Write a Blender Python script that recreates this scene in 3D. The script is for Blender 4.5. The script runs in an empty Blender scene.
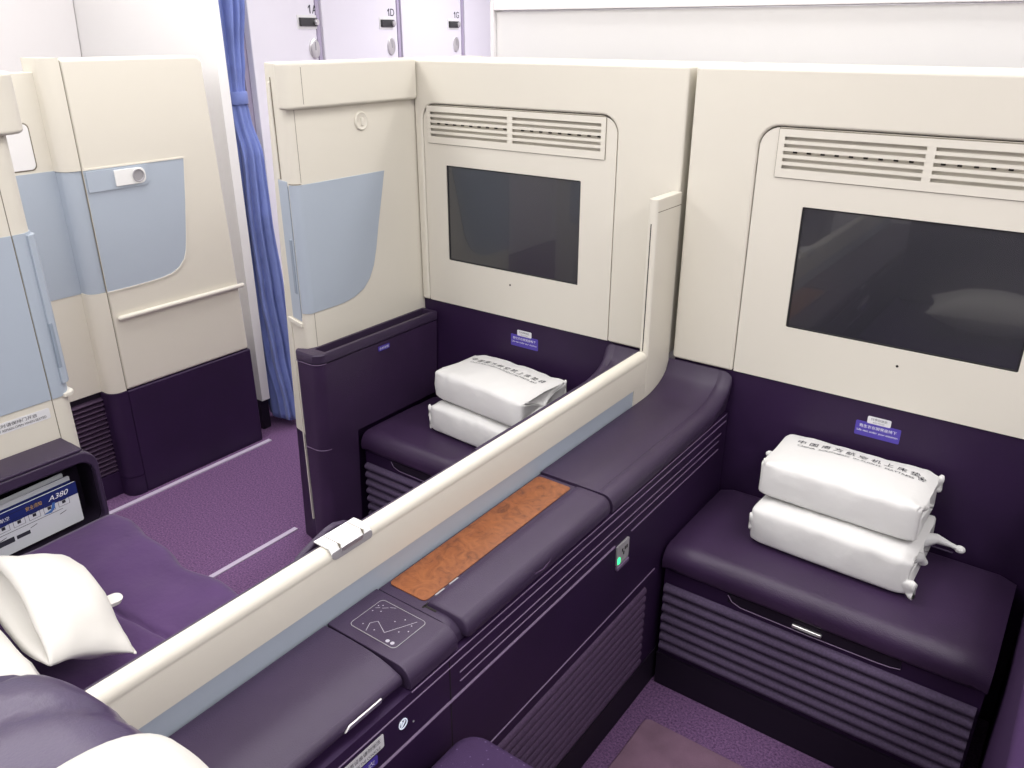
import bpy, bmesh, math, random
from math import sin, cos, pi, radians
from mathutils import Vector, Matrix, noise
from mathutils.bvhtree import BVHTree

random.seed(7)
SC = bpy.context.scene
COL = SC.collection

# ------------------------------------------------------------------ materials
def pmat(name, col, rough=0.5, spec=0.5, metal=0.0, bump=0.0, bscale=200.0, var=0.0, vscale=30.0,
         coat=0.0, emis=None, estr=0.0, sheen=0.0, col2=None):
    m = bpy.data.materials.new(name); m.use_nodes = True
    nt = m.node_tree; b = nt.nodes['Principled BSDF']
    b.inputs['Base Color'].default_value = (*col, 1)
    b.inputs['Roughness'].default_value = rough
    b.inputs['Specular IOR Level'].default_value = spec
    b.inputs['Metallic'].default_value = metal
    if coat: b.inputs['Coat Weight'].default_value = coat
    if sheen:
        b.inputs['Sheen Weight'].default_value = sheen
        b.inputs['Sheen Roughness'].default_value = 0.5
    if emis:
        b.inputs['Emission Color'].default_value = (*emis, 1)
        b.inputs['Emission Strength'].default_value = estr
    tc = nt.nodes.new('ShaderNodeTexCoord')
    if var or col2:
        n = nt.nodes.new('ShaderNodeTexNoise'); n.inputs['Scale'].default_value = vscale
        n.inputs['Detail'].default_value = 4
        nt.links.new(tc.outputs['Object'], n.inputs['Vector'])
        r = nt.nodes.new('ShaderNodeValToRGB')
        c2 = col2 or tuple(c * (1 - var) for c in col)
        c1 = col if col2 else tuple(min(1, c * (1 + var)) for c in col)
        r.color_ramp.elements[0].position = 0.35; r.color_ramp.elements[0].color = (*c2, 1)
        r.color_ramp.elements[1].position = 0.65; r.color_ramp.elements[1].color = (*c1, 1)
        nt.links.new(n.outputs['Fac'], r.inputs['Fac'])
        nt.links.new(r.outputs['Color'], b.inputs['Base Color'])
    if bump:
        n2 = nt.nodes.new('ShaderNodeTexNoise'); n2.inputs['Scale'].default_value = bscale
        n2.inputs['Detail'].default_value = 3
        nt.links.new(tc.outputs['Object'], n2.inputs['Vector'])
        bp = nt.nodes.new('ShaderNodeBump'); bp.inputs['Strength'].default_value = bump
        bp.inputs['Distance'].default_value = 0.002
        nt.links.new(n2.outputs['Fac'], bp.inputs['Height'])
        nt.links.new(bp.outputs['Normal'], b.inputs['Normal'])
    return m

CREAM = pmat('cream_plastic', (0.685, 0.652, 0.570), 0.42, 0.4, bump=0.05, bscale=900)
CREAM2 = pmat('cream_inset', (0.700, 0.668, 0.590), 0.45, 0.4, bump=0.05, bscale=900)
SEAM = pmat('seam_shadow', (0.24, 0.215, 0.175), 0.8, 0.1)
SLOT = pmat('slot_dark', (0.03, 0.028, 0.025), 0.8, 0.1)
BLUE = pmat('blue_grey_panel', (0.40, 0.455, 0.53), 0.45, 0.4, bump=0.04, bscale=800)
BLUE2 = pmat('blue_grey_dark', (0.27, 0.32, 0.39), 0.5, 0.4)
LEATHER = pmat('aubergine_leather', (0.040, 0.020, 0.058), 0.40, 0.5, bump=0.35, bscale=420, var=0.12, vscale=6)
LEATHTOP = pmat('console_leather', (0.040, 0.025, 0.056), 0.38, 0.38, bump=0.30, bscale=600, var=0.06, vscale=8)
DARKP = pmat('dark_aubergine_panel', (0.022, 0.008, 0.038), 0.5, 0.35, bump=0.15, bscale=500, var=0.1, vscale=5)
BEAD = pmat('lilac_trim', (0.17, 0.115, 0.21), 0.4, 0.5)  # trim ridges; the lighter tone stands in for highlights along their edges
RIBF = pmat('ribbed_fabric', (0.088, 0.062, 0.118), 0.75, 0.3, bump=0.5, bscale=900, var=0.15, vscale=200)
RIBC = pmat('ribbed_cover', (0.085, 0.050, 0.105), 0.7, 0.3, bump=0.5, bscale=900, var=0.15, vscale=200)
PLINTH = pmat('plinth_dark', (0.012, 0.007, 0.018), 0.6, 0.3)
QUILT = pmat('purple_quilt', (0.082, 0.040, 0.122), 0.85, 0.15, bump=0.5, bscale=60, var=0.12, vscale=5, sheen=0.15)
WHITEF = pmat('white_cotton', (0.69, 0.67, 0.63), 0.8, 0.2, bump=0.25, bscale=35, sheen=0.1)
BAGW = pmat('white_nonwoven', (0.75, 0.745, 0.735), 0.75, 0.25, bump=0.8, bscale=28)
CORD = pmat('white_cord', (0.78, 0.78, 0.77), 0.7, 0.3)
INK = pmat('black_ink', (0.035, 0.035, 0.05), 0.7, 0.2)
INKW = pmat('white_ink', (0.85, 0.85, 0.88), 0.7, 0.2)
STICKW = pmat('white_sticker', (0.72, 0.72, 0.74), 0.45, 0.4)
STICKP = pmat('violet_sticker', (0.075, 0.048, 0.36), 0.45, 0.4)
CHROME = pmat('satin_metal', (0.72, 0.71, 0.70), 0.28, 0.5, metal=0.9)
WPLAST = pmat('white_plastic', (0.80, 0.80, 0.79), 0.35, 0.5)
GREYP = pmat('grey_plastic', (0.33, 0.32, 0.34), 0.45, 0.5)
BLACKP = pmat('black_plastic', (0.02, 0.02, 0.022), 0.4, 0.5)
WALLW = pmat('white_wall_liner', (0.84, 0.82, 0.83), 0.55, 0.3, bump=0.05, bscale=300)
WALLC = pmat('white_bulkhead', (0.80, 0.79, 0.785), 0.5, 0.3)
LOCK = pmat('locker_white', (0.80, 0.78, 0.84), 0.45, 0.4)
LOCKE = pmat('locker_edge_lilac', (0.42, 0.37, 0.50), 0.5, 0.4)
CURT = pmat('periwinkle_curtain', (0.175, 0.225, 0.52), 0.8, 0.2, bump=0.3, bscale=500, var=0.12, vscale=9, sheen=0.2)
SCREEN = pmat('black_screen_glass', (0.020, 0.021, 0.027), 0.24, 1.0, coat=1.0)
BEZEL = pmat('screen_bezel', (0.02, 0.02, 0.022), 0.5, 0.3)
GRILB = pmat('grille_recess_shade', (0.62, 0.585, 0.51), 0.7, 0.2)  # cream darkened to stand in for shade behind the slots
PRINTG = pmat('grey_print', (0.42, 0.40, 0.46), 0.6, 0.3)
STRIPL = pmat('floor_strip', (0.50, 0.43, 0.56), 0.4, 0.5)
NAVY = pmat('navy_print', (0.012, 0.022, 0.14), 0.5, 0.4)
SKYB = pmat('blue_print', (0.06, 0.16, 0.45), 0.5, 0.4)
GOLD = pmat('gold_print', (0.62, 0.38, 0.08), 0.5, 0.4)
CARDW = pmat('white_card', (0.66, 0.68, 0.72), 0.35, 0.5)
LED = pmat('green_led', (0.02, 0.5, 0.15), 0.4, 0.5, emis=(0.05, 1.0, 0.35), estr=1.6)
ICON = pmat('lit_icon', (0.8, 0.85, 0.95), 0.4, 0.4, emis=(0.75, 0.85, 1.0), estr=0.35)
MATM = pmat('mauve_floor_mat', (0.190, 0.112, 0.165), 0.95, 0.1, bump=0.6, bscale=350, var=0.12, vscale=14)
CEIL = pmat('ceiling_white', (0.85, 0.84, 0.84), 0.6, 0.2)
LOUV = pmat('louver_plum', (0.048, 0.024, 0.058), 0.5, 0.4)

def carpet(name, a, b):
    m = pmat(name, a, 0.95, 0.08, bump=1.0, bscale=420)
    nt = m.node_tree; bs = nt.nodes['Principled BSDF']
    tc = nt.nodes.new('ShaderNodeTexCoord')
    n = nt.nodes.new('ShaderNodeTexNoise'); n.inputs['Scale'].default_value = 170; n.inputs['Detail'].default_value = 5
    n.inputs['Roughness'].default_value = 0.75
    r = nt.nodes.new('ShaderNodeValToRGB')
    r.color_ramp.elements[0].position = 0.32; r.color_ramp.elements[0].color = (*b, 1)
    r.color_ramp.elements[1].position = 0.68; r.color_ramp.elements[1].color = (*a, 1)
    nt.links.new(tc.outputs['Object'], n.inputs['Vector']); nt.links.new(n.outputs['Fac'], r.inputs['Fac'])
    nt.links.new(r.outputs['Color'], bs.inputs['Base Color'])
    return m
CARPET = carpet('purple_carpet', (0.250, 0.138, 0.285), (0.060, 0.028, 0.080))

def burl():
    m = pmat('burl_veneer', (0.35, 0.11, 0.03), 0.38, 0.5, coat=0.25)
    nt = m.node_tree; bs = nt.nodes['Principled BSDF']
    tc = nt.nodes.new('ShaderNodeTexCoord')
    n = nt.nodes.new('ShaderNodeTexNoise'); n.inputs['Scale'].default_value = 34; n.inputs['Detail'].default_value = 8
    n.inputs['Distortion'].default_value = 1.6; n.inputs['Roughness'].default_value = 0.65
    r = nt.nodes.new('ShaderNodeValToRGB')
    e = r.color_ramp.elements
    e[0].position = 0.28; e[0].color = (0.075, 0.020, 0.006, 1)
    e[1].position = 0.72; e[1].color = (0.315, 0.105, 0.032, 1)
    k = e.new(0.45); k.color = (0.215, 0.064, 0.018, 1)
    nt.links.new(tc.outputs['Object'], n.inputs['Vector']); nt.links.new(n.outputs['Fac'], r.inputs['Fac'])
    nt.links.new(r.outputs['Color'], bs.inputs['Base Color'])
    return m
BURL = burl()

def dotted():
    m = pmat('dotted_seat_fabric', (0.075, 0.036, 0.105), 0.8, 0.2, bump=0.4, bscale=600)
    nt = m.node_tree; bs = nt.nodes['Principled BSDF']
    tc = nt.nodes.new('ShaderNodeTexCoord')
    v = nt.nodes.new('ShaderNodeTexVoronoi'); v.inputs['Scale'].default_value = 75; v.inputs['Randomness'].default_value = 0.15
    r = nt.nodes.new('ShaderNodeValToRGB')
    r.color_ramp.elements[0].position = 0.10; r.color_ramp.elements[0].color = (0.14, 0.10, 0.20, 1)
    r.color_ramp.elements[1].position = 0.17; r.color_ramp.elements[1].color = (0.050, 0.026, 0.078, 1)
    nt.links.new(tc.outputs['Object'], v.inputs['Vector']); nt.links.new(v.outputs['Distance'], r.inputs['Fac'])
    nt.links.new(r.outputs['Color'], bs.inputs['Base Color'])
    return m
DOTF = dotted()

# ------------------------------------------------------------------ geometry helpers
def rrect(a0, a1, b0, b1, r, n=6):
    """rounded rectangle, counter-clockwise; r is one radius or (a0b0, a1b0, a1b1, a0b1)"""
    if not isinstance(r, (tuple, list)): r = (r,) * 4
    out = []
    for (ca, cb, s, rr) in ((a0, b0, pi, r[0]), (a1, b0, 1.5 * pi, r[1]), (a1, b1, 0, r[2]), (a0, b1, pi / 2, r[3])):
        rr = max(rr, 0.0004)
        xa = ca + rr if ca == a0 else ca - rr
        xb = cb + rr if cb == b0 else cb - rr
        for i in range(n + 1):
            t = s + (pi / 2) * i / n
            out.append((xa + rr * cos(t), xb + rr * sin(t)))
    return out

def arc(cx, cy, r, t0, t1, n):
    return [(cx + r * cos(t0 + (t1 - t0) * i / n), cy + r * sin(t0 + (t1 - t0) * i / n)) for i in range(n + 1)]

class G:
    def __init__(s): s.v = []; s.f = []; s.mi = []; s.cur = 0
    def add(s, vs, fs):
        o = len(s.v); s.v += [tuple(p) for p in vs]
        for f in fs: s.f.append([i + o for i in f]); s.mi.append(s.cur)
        return s
    def box(s, x0, x1, y0, y1, z0, z1):
        vs = [(x, y, z) for x in (x0, x1) for y in (y0, y1) for z in (z0, z1)]
        return s.add(vs, [(0, 1, 3, 2), (4, 6, 7, 5), (0, 4, 5, 1), (2, 3, 7, 6), (0, 2, 6, 4), (1, 5, 7, 3)])
    @staticmethod
    def P(ax, p, w):
        return (w, p[0], p[1]) if ax == 'x' else (p[0], w, p[1]) if ax == 'y' else (p[0], p[1], w)
    def prism(s, poly, ax, a, b):
        n = len(poly)
        vs = [G.P(ax, p, a) for p in poly] + [G.P(ax, p, b) for p in poly]
        fs = [list(range(n)), list(range(2 * n - 1, n - 1, -1))] + [(i, (i + 1) % n, n + (i + 1) % n, n + i) for i in range(n)]
        return s.add(vs, fs)
    def frame(s, po, pi_, ax, a, b):
        n = len(po)
        vs = [G.P(ax, p, w) for w in (a, b) for q in (po, pi_) for p in q]
        fs = []
        for i in range(n):
            j = (i + 1) % n
            fs += [(i, j, n + j, n + i), (2 * n + i, 3 * n + i, 3 * n + j, 2 * n + j), (i, 2 * n + i, 2 * n + j, j), (n + i, n + j, 3 * n + j, 3 * n + i)]
        return s.add(vs, fs)
    def loft(s, rings, cap=True, closed=True):
        n = len(rings[0]); vs = [p for r in rings for p in r]; fs = []
        for k in range(len(rings) - 1):
            for i in range(n if closed else n - 1):
                j = (i + 1) % n
                fs.append((k * n + i, k * n + j, (k + 1) * n + j, (k + 1) * n + i))
        if cap:
            fs.append(list(range(n - 1, -1, -1))); fs.append([(len(rings) - 1) * n + i for i in range(n)])
        return s.add(vs, fs)
    def tube(s, path, r, n=8):
        path = [Vector(p) for p in path]; rings = []
        up = Vector((0.31, 0.2, 0.93))
        for i, p in enumerate(path):
            t = (path[min(i + 1, len(path) - 1)] - path[max(i - 1, 0)]).normalized()
            a = t.cross(up).normalized(); b = t.cross(a)
            rr = r[i] if isinstance(r, (list, tuple)) else r
            rings.append([p + a * rr * cos(2 * pi * k / n) + b * rr * sin(2 * pi * k / n) for k in range(n)])
        return s.loft(rings)
    def disc(s, c, nrm, r, h, n=24, sx=1.0, prof=None):
        """short cylinder from c along nrm (sx squeezes across)"""
        c = Vector(c); nrm = Vector(nrm).normalized()
        a = nrm.cross(Vector((0, 0, 1)));  a = a.normalized() if a.length > 1e-4 else Vector((1, 0, 0)); b = nrm.cross(a)
        prof = prof or ((1, 0), (1, 0.8), (0.9, 1))
        return s.loft([[c + nrm * h * q + a * r * sx * k * cos(2 * pi * i / n) + b * r * k * sin(2 * pi * i / n) for i in range(n)] for k, q in prof])
    def blob(s, c, rx, ry, rz, nu=16, nv=10, e=1.0):
        rings = []
        f = lambda t: math.copysign(abs(t) ** e, t)
        for k in range(nv + 1):
            ph = -pi / 2 + pi * (k + 0.02 * (k == 0) - 0.02 * (k == nv)) / nv
            rings.append([(c[0] + rx * f(cos(ph)) * f(cos(2 * pi * i / nu)), c[1] + ry * f(cos(ph)) * f(sin(2 * pi * i / nu)), c[2] + rz * f(sin(ph))) for i in range(nu)])
        return s.loft(rings)
    def xform(s, M):
        s.v = [tuple(M @ Vector(p)) for p in s.v]; return s

def wloc(o):
    p = Vector((0, 0, 0))
    while o is not None: p = p + o.location; o = o.parent
    return p

def build(g, name, mats, parent=None, bevel=0.0, seg=3, sharp=38, solid=0.0, subsurf=0, limit=30):
    me = bpy.data.meshes.new(name)
    org = wloc(parent) if parent else Vector((0, 0, 0))
    me.from_pydata([tuple(Vector(p) - org) for p in g.v], [], g.f)
    if not isinstance(mats, (list, tuple)): mats = [mats]
    for m in mats: me.materials.append(m)
    for p, i in zip(me.polygons, g.mi): p.material_index = i
    bm = bmesh.new(); bm.from_mesh(me)
    bmesh.ops.recalc_face_normals(bm, faces=bm.faces[:]); bm.to_mesh(me); bm.free()
    me.polygons.foreach_set('use_smooth', [True] * len(me.polygons))
    o = bpy.data.objects.new(name, me); COL.objects.link(o)
    if parent: o.parent = parent
    if solid:
        md = o.modifiers.new('solid', 'SOLIDIFY'); md.thickness = solid; md.offset = 0
    if bevel:
        md = o.modifiers.new('bevel', 'BEVEL'); md.width = bevel; md.segments = seg; md.limit_method = 'ANGLE'
        md.angle_limit = radians(limit); md.harden_normals = True
    elif subsurf:
        md = o.modifiers.new('sub', 'SUBSURF'); md.levels = subsurf; md.render_levels = subsurf
    else:
        me.set_sharp_from_angle(angle=radians(sharp))
    return o

def thing(name, label, cat, loc=(0, 0, 0), group=None, rz=0.0):
    o = bpy.data.objects.new(name, None); COL.objects.link(o)
    o.empty_display_size = 0.05
    o.location = loc; o.rotation_euler = (0, 0, rz)
    o['label'] = label; o['category'] = cat
    if group: o['group'] = group
    return o

def tag(o, label, cat, group=None):
    o['label'] = label; o['category'] = cat
    if group: o['group'] = group
    return o

def struct(o):
    o['kind'] = 'structure'; return o

_tcache = {}
def text_geo(body):
    if body not in _tcache:
        cu = bpy.data.curves.new('glyphs', 'FONT'); cu.body = body; cu.size = 1.0
        ob = bpy.data.objects.new('glyphs', cu); COL.objects.link(ob)
        dg = bpy.context.evaluated_depsgraph_get(); ev = ob.evaluated_get(dg); me = ev.to_mesh()
        vs = [(v.co.x, v.co.y) for v in me.vertices]; fs = [list(p.vertices) for p in me.polygons]
        ev.to_mesh_clear(); bpy.data.objects.remove(ob); bpy.data.curves.remove(cu)
        _tcache[body] = (vs, fs)
    return _tcache[body]

def text_into(g, body, width, height, org, U, V, N=None, eps=0.0006, shear=0.0, proj=None, center=True):
    """adds the glyphs of body, fitted to width x height, on the plane (org, U, V)"""
    vs, fs = text_geo(body)
    x0 = min(p[0] for p in vs); x1 = max(p[0] for p in vs); y0 = min(p[1] for p in vs); y1 = max(p[1] for p in vs)
    U = Vector(U); V = Vector(V); N = U.cross(V) if N is None else Vector(N); org = Vector(org)
    out = []
    for x, y in vs:
        u = ((x - x0) / (x1 - x0) - (0.5 if center else 0)) * width
        w = ((y - y0) / (y1 - y0) - (0.5 if center else 0)) * height
        p = org + U * (u + shear * w) + V * w + N * eps
        out.append(proj(p) if proj else p)
    return g.add(out, fs)

def letters(name, items, mat, parent, org, U, V, **k):
    """items: (text, width, height, du, dv)"""
    g = G(); org = Vector(org); U_, V_ = Vector(U), Vector(V)
    for b, w, h, du, dv in items:
        text_into(g, b, w, h, org + U_ * du + V_ * dv, U, V, **k)
    return build(g, name, mat, parent)

def sticker(name, mat, ink, parent, org, U, V, w, h, items, r=0.003, label=None):
    U, V = Vector(U), Vector(V); N = U.cross(V); org = Vector(org)
    g = G(); pts = rrect(-w / 2, w / 2, -h / 2, h / 2, r, 3)
    g.loft([[org + U * a + V * b for a, b in pts], [org + U * a + V * b + N * 0.0008 for a, b in pts]])
    s = build(g, name, mat, parent)
    if label: s['label'] = label
    if items: letters('lettering', items, ink, s, org + N * 0.0008, U, V)
    return s

# ------------------------------------------------------------------ the setting
struct(build(G().box(-3.7, 1.7, -1.7, 5.6, -0.08, 0.0), 'floor', CARPET))
struct(build(G().box(-3.8, 1.8, -1.8, 5.7, 2.32, 2.42), 'ceiling', CEIL))
g = G()                                   # sidewall liner, leaning slightly inward with panel joints
for y0, y1 in ((-1.7, 0.3), (0.306, 1.926), (1.975, 3.6), (3.606, 5.6)):
    g.prism([(-3.70, 0), (-3.70, 1.3), (-3.66, 1.8), (-3.52, 2.32), (-3.80, 2.32), (-3.80, 0)], 'y', y0, y1)
g.cur = 1; g.box(-3.79, -3.71, -1.7, 5.6, 0, 2.3)
struct(build(g, 'wall_left', [WALLW, SEAM]))
struct(build(G().box(1.7, 1.8, -1.7, 5.6, 0, 2.32), 'wall_right', WALLW))
struct(build(G().box(-3.7, 1.7, -1.8, -1.7, 0, 2.32), 'wall_rear', WALLW))
struct(build(G().box(-3.7, 1.7, 5.6, 5.7, 0, 2.32), 'wall_front', WALLW))
# bulkhead ahead of the middle suites: frame upright, header band and inset panel
g = G(); g.box(-1.985, 1.69, 2.615, 2.66, 0, 1.668)
struct(build(g, 'wall_bulkhead', WALLC))
g = G(); g.box(-2.004, -1.986, 2.60, 2.66, 0, 2.318); g.box(-1.985, 1.69, 2.597, 2.66, 1.671, 2.318)
struct(build(g, 'trim_1', WALLW, bevel=0.003))
# white monument wall between the window suite and the curtain
g = G(); g.box(-3.69, -2.745, 1.93, 1.97, 0.14, 2.30); g.cur = 1; g.box(-3.655, -2.76, 1.93, 1.97, 0.001, 0.14)
struct(build(g, 'wall_monument', [WALLC, PLINTH]))
# seat-track covers in the aisle carpet
struct(build(G().box(-2.045, -2.027, 0.2, 1.50, 0.0, 0.004), 'trim_2', STRIPL))
struct(build(G().box(-2.664, -2.644, 0.4, 1.88, 0.0, 0.005), 'trim_3', STRIPL))

# ------------------------------------------------------------------ suite front panels with monitor
def front_unit(label, x0, x1, xa, xb, va, vb, vm, ma, mb, lensx, st, pa, pb):
    t = thing('suite_front_panel', label, 'wall panel', ((x0 + x1) / 2, 2.1, 0), 'front panels of the middle suites')
    F = 1.947
    ra = 0.05
    poly = [(x0, 0.775), (x0, 1.524), (x1, 1.524), (x1, 0.775), (xb, 0.775)]
    poly += [(xb, 1.40 - ra)] + arc(xb - ra, 1.40 - ra, ra, 0, pi / 2, 7)[1:]
    poly += arc(xa + ra, 1.40 - ra, ra, pi / 2, pi, 7) + [(xa, 0.775)]
    build(G().prism(poly, 'y', F, 2.30), 'shell', CREAM, t, bevel=0.007, seg=3)
    # recessed panel that carries grille and screen
    w = 0.0025
    zt, zg0, zg1 = 1.40 - w, 1.2835, 1.3965
    hole = rrect(ma, mb, 0.923, 1.222, 0.004, 7)
    g = G().frame(rrect(xa + w, xb - w, 0.776, zg0, 0.0005, 7), hole, 'y', F + 0.005, F + 0.03)
    rr = ra - 0.002
    up = [(xa + w, zg0), (va - 0.0015, zg0), (va - 0.0015, zg1), (vb + 0.0015, zg1), (vb + 0.0015, zg0), (xb - w, zg0)]
    up += arc(xb - w - rr, zt - rr, rr, 0, pi / 2, 8) + arc(xa + w + rr, zt - rr, rr, pi / 2, pi, 8)
    g.prism(up, 'y', F + 0.005, F + 0.03)
    build(g, 'inset_panel', CREAM2, t, sharp=30)
    build(G().box(xa - 0.03, xb + 0.03, F + 0.05, F + 0.06, 0.70, 1.45), 'backing', SLOT, t)
    # monitor
    m = build(G().prism(rrect(ma + 0.001, mb - 0.001, 0.924, 1.221, 0.004, 4), 'y', F + 0.011, F + 0.03), 'monitor', SCREEN, t)
    build(G().frame(rrect(ma, mb, 0.923, 1.222, 0.004, 4), rrect(ma + 0.004, mb - 0.004, 0.927, 1.218, 0.003, 4), 'y', F + 0.009, F + 0.013), 'bezel', BEZEL, m)
    # air grille
    z0, z1 = 1.285, 1.394
    g = G()
    zs = [1.3735, 1.3575, 1.3415, 1.3255, 1.3095]; hh = 0.0042
    sa, sb = va + 0.014, vb - 0.014
    edges = [z1] + [e for z in zs for e in (z + hh, z - hh)] + [z0]
    for k in range(0, len(edges), 2): g.box(va, vb, F + 0.002, F + 0.0052, edges[k + 1], edges[k])
    for a, b in ((va, sa), (vm - 0.009, vm + 0.009), (sb, vb)):
        for z in zs: g.box(a, b, F + 0.0022, F + 0.0050, z - hh - 0.0005, z + hh + 0.0005)
    gr = build(g, 'vent_grille', CREAM2, t)
    g = G(); g.box(va + 0.004, vb - 0.004, F + 0.015, F + 0.0175, z0 + 0.004, z1 - 0.004); g.cur = 1
    x = sa + 0.02
    while x < sb - 0.015:
        if abs(x - vm) > 0.02: g.box(x, x + 0.009, F + 0.0110, F + 0.0149, zs[2] - 0.001, zs[2] + hh)
        x += 0.0315
    build(g, 'grille_back', [GRILB, SLOT], gr)
    build(G().frame(rrect(va - 0.0014, vb + 0.0014, z0 - 0.0014, z1 + 0.0024, 0.004, 3), rrect(va, vb, z0, z1, 0.003, 3), 'y', F + 0.0035, F + 0.0055), 'grille_gap', SEAM, gr)
    build(G().disc((lensx, F + 0.0052, 0.882), (0, -1, 0), 0.0032, 0.0008, 12), 'camera_lens', SLOT, t)
    # leather wall beneath
    bp = build(G().box(pa, pb, 1.957, 1.99, 0.0, 0.774), 'back_panel', DARKP, t)
    cx, = st
    sticker('notice_sticker', STICKP, INKW, bp, (cx, 1.957, 0.704), (1, 0, 0), (0, 0, 1), 0.104, 0.038,
            [('救生衣在脚凳座椅下', 0.086, 0.0085, 0, 0.008), ('Life vest under your ottoman', 0.094, 0.007, 0, -0.005)], label='violet sticker with white lettering')
    sticker('name_sticker', STICKW, INK, bp, (cx, 1.9568, 0.731), (1, 0, 0), (0, 0, 1), 0.054, 0.019,
            [('行李存放处', 0.038, 0.0065, 0, 0.003), ('BAG STOW', 0.026, 0.003, 0, -0.005)], label='small white sticker')
    return t

front_unit('cream front panel with screen and air grille in the nearer suite, right of the divider',
           -0.876, 0.34, -0.704, 0.044, -0.657, -0.003, -0.330, -0.582, -0.074, -0.312, (-0.327,), -0.872, 0.34)
front_unit('cream front panel with screen in the suite beyond the divider',
           -1.798, -0.894, -1.769, -1.083, -1.751, -1.120, -1.4355, -1.682, -1.193, -1.436, (-1.384,), -1.798, -0.936)

# ------------------------------------------------------------------ divider between the two suites
dv = thing('divider', 'low cream divider rail between the two suites with a metal latch', 'divider', (-0.9025, 0.7, 0))
xl, xr = -0.915, -0.885
prof = [(xr, 0.742), (xr, 0.8055), (xr - 0.0005, 0.8075), (xr, 0.8095), (xr, 0.812)] + \
       arc(xr - 0.015, 0.8125, 0.015, 0, pi / 2, 6)[1:] + arc(xl + 0.008, 0.8195, 0.008, pi / 2, pi, 4) + [(xl, 0.742)]
build(G().loft([[(a, y, b) for a, b in prof] for y in (-0.6, 1.8085)]), 'rail', CREAM, dv, sharp=50)
g = G(); g.box(xl + 0.002, xr - 0.003, -0.6, 1.748, 0.02, 0.7415)
build(g, 'sliding_panel', BLUE, dv)
g = G(); g.box(xl + 0.001, xr, 1.7485, 1.8085, 0.02, 0.7415)
build(g, 'panel_end', CREAM, dv)
g = G().prism([(-0.927, 0.02), (-0.9165, 0.02), (-0.9165, 0.816), (-0.9185, 0.819), (-0.924, 0.819), (-0.927, 0.815)], 'y', -0.6, 1.8085)
build(g, 'edge_trim', LEATHTOP, dv)
# end post
po = rrect(-0.911, xr, 1.811, 1.944, (0.008, 0.008, 0.002, 0.002), 4)
build(G().prism(po, 'z', 0.02, 1.226), 'end_post', CREAM, dv, bevel=0.008, seg=4, limit=50)
g = G(); g.box(-0.9015, -0.8990, 1.8104, 1.8114, 0.83, 1.165); build(g, 'slot', SLOT, dv)
g = G(); g.box(-0.885, -0.8847, 1.815, 1.944, 1.1935, 1.1955); build(g, 'seam', SEAM, dv)
# latch
la = G(); la.prism([(-0.925, 0.829), (-0.892, 0.829), (-0.886, 0.824), (-0.884, 0.815), (-0.884, 0.822), (-0.890, 0.832), (-0.925, 0.832)], 'y', 0.712, 0.802)
la = build(la, 'latch', WPLAST, dv, bevel=0.001, seg=2)
g = G(); g.prism(rrect(0.713, 0.804, 0.807, 0.823, (0.012, 0.006, 0.006, 0.004), 4), 'x', -0.8852, -0.8838); build(g, 'latch_recess', GREYP, la, bevel=0.0006, seg=2)
g = G(); g.box(-0.8855, -0.8825, 0.734, 0.782, 0.816, 0.825); build(g, 'latch_lever', CHROME, la, bevel=0.002)
g = G()
for y in (0.732, 0.784): g.box(-0.923, -0.8835, y - 0.0006, y + 0.0006, 0.824, 0.8325)
build(g, 'seam', SEAM, la)
g = G(); ring = []
hp = [(0.675, 0.808), (0.690, 0.816), (0.715, 0.825), (0.745, 0.834), (0.765, 0.836), (0.790, 0.828), (0.805, 0.818), (0.810, 0.808)]
g.prism(hp, 'x', -0.940, -0.928)
build(g, 'latch_housing', LEATHTOP, dv, bevel=0.004)

# ------------------------------------------------------------------ consoles
def edge_profile(xi, flat, side, ztop, zlow, n=8, power=2.0):
    """top line from the divider, flat, then rounding over to the side; listed left to right then back underneath"""
    p = [(xi, ztop), (xi + (flat - xi) * 0.5, ztop), (flat, ztop)]
    for i in range(1, n + 1):
        t = (pi / 2) * i / n
        p.append((flat + (side - flat) * sin(t), ztop - (ztop - zlow) * (1 - cos(t))))
    return p

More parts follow.
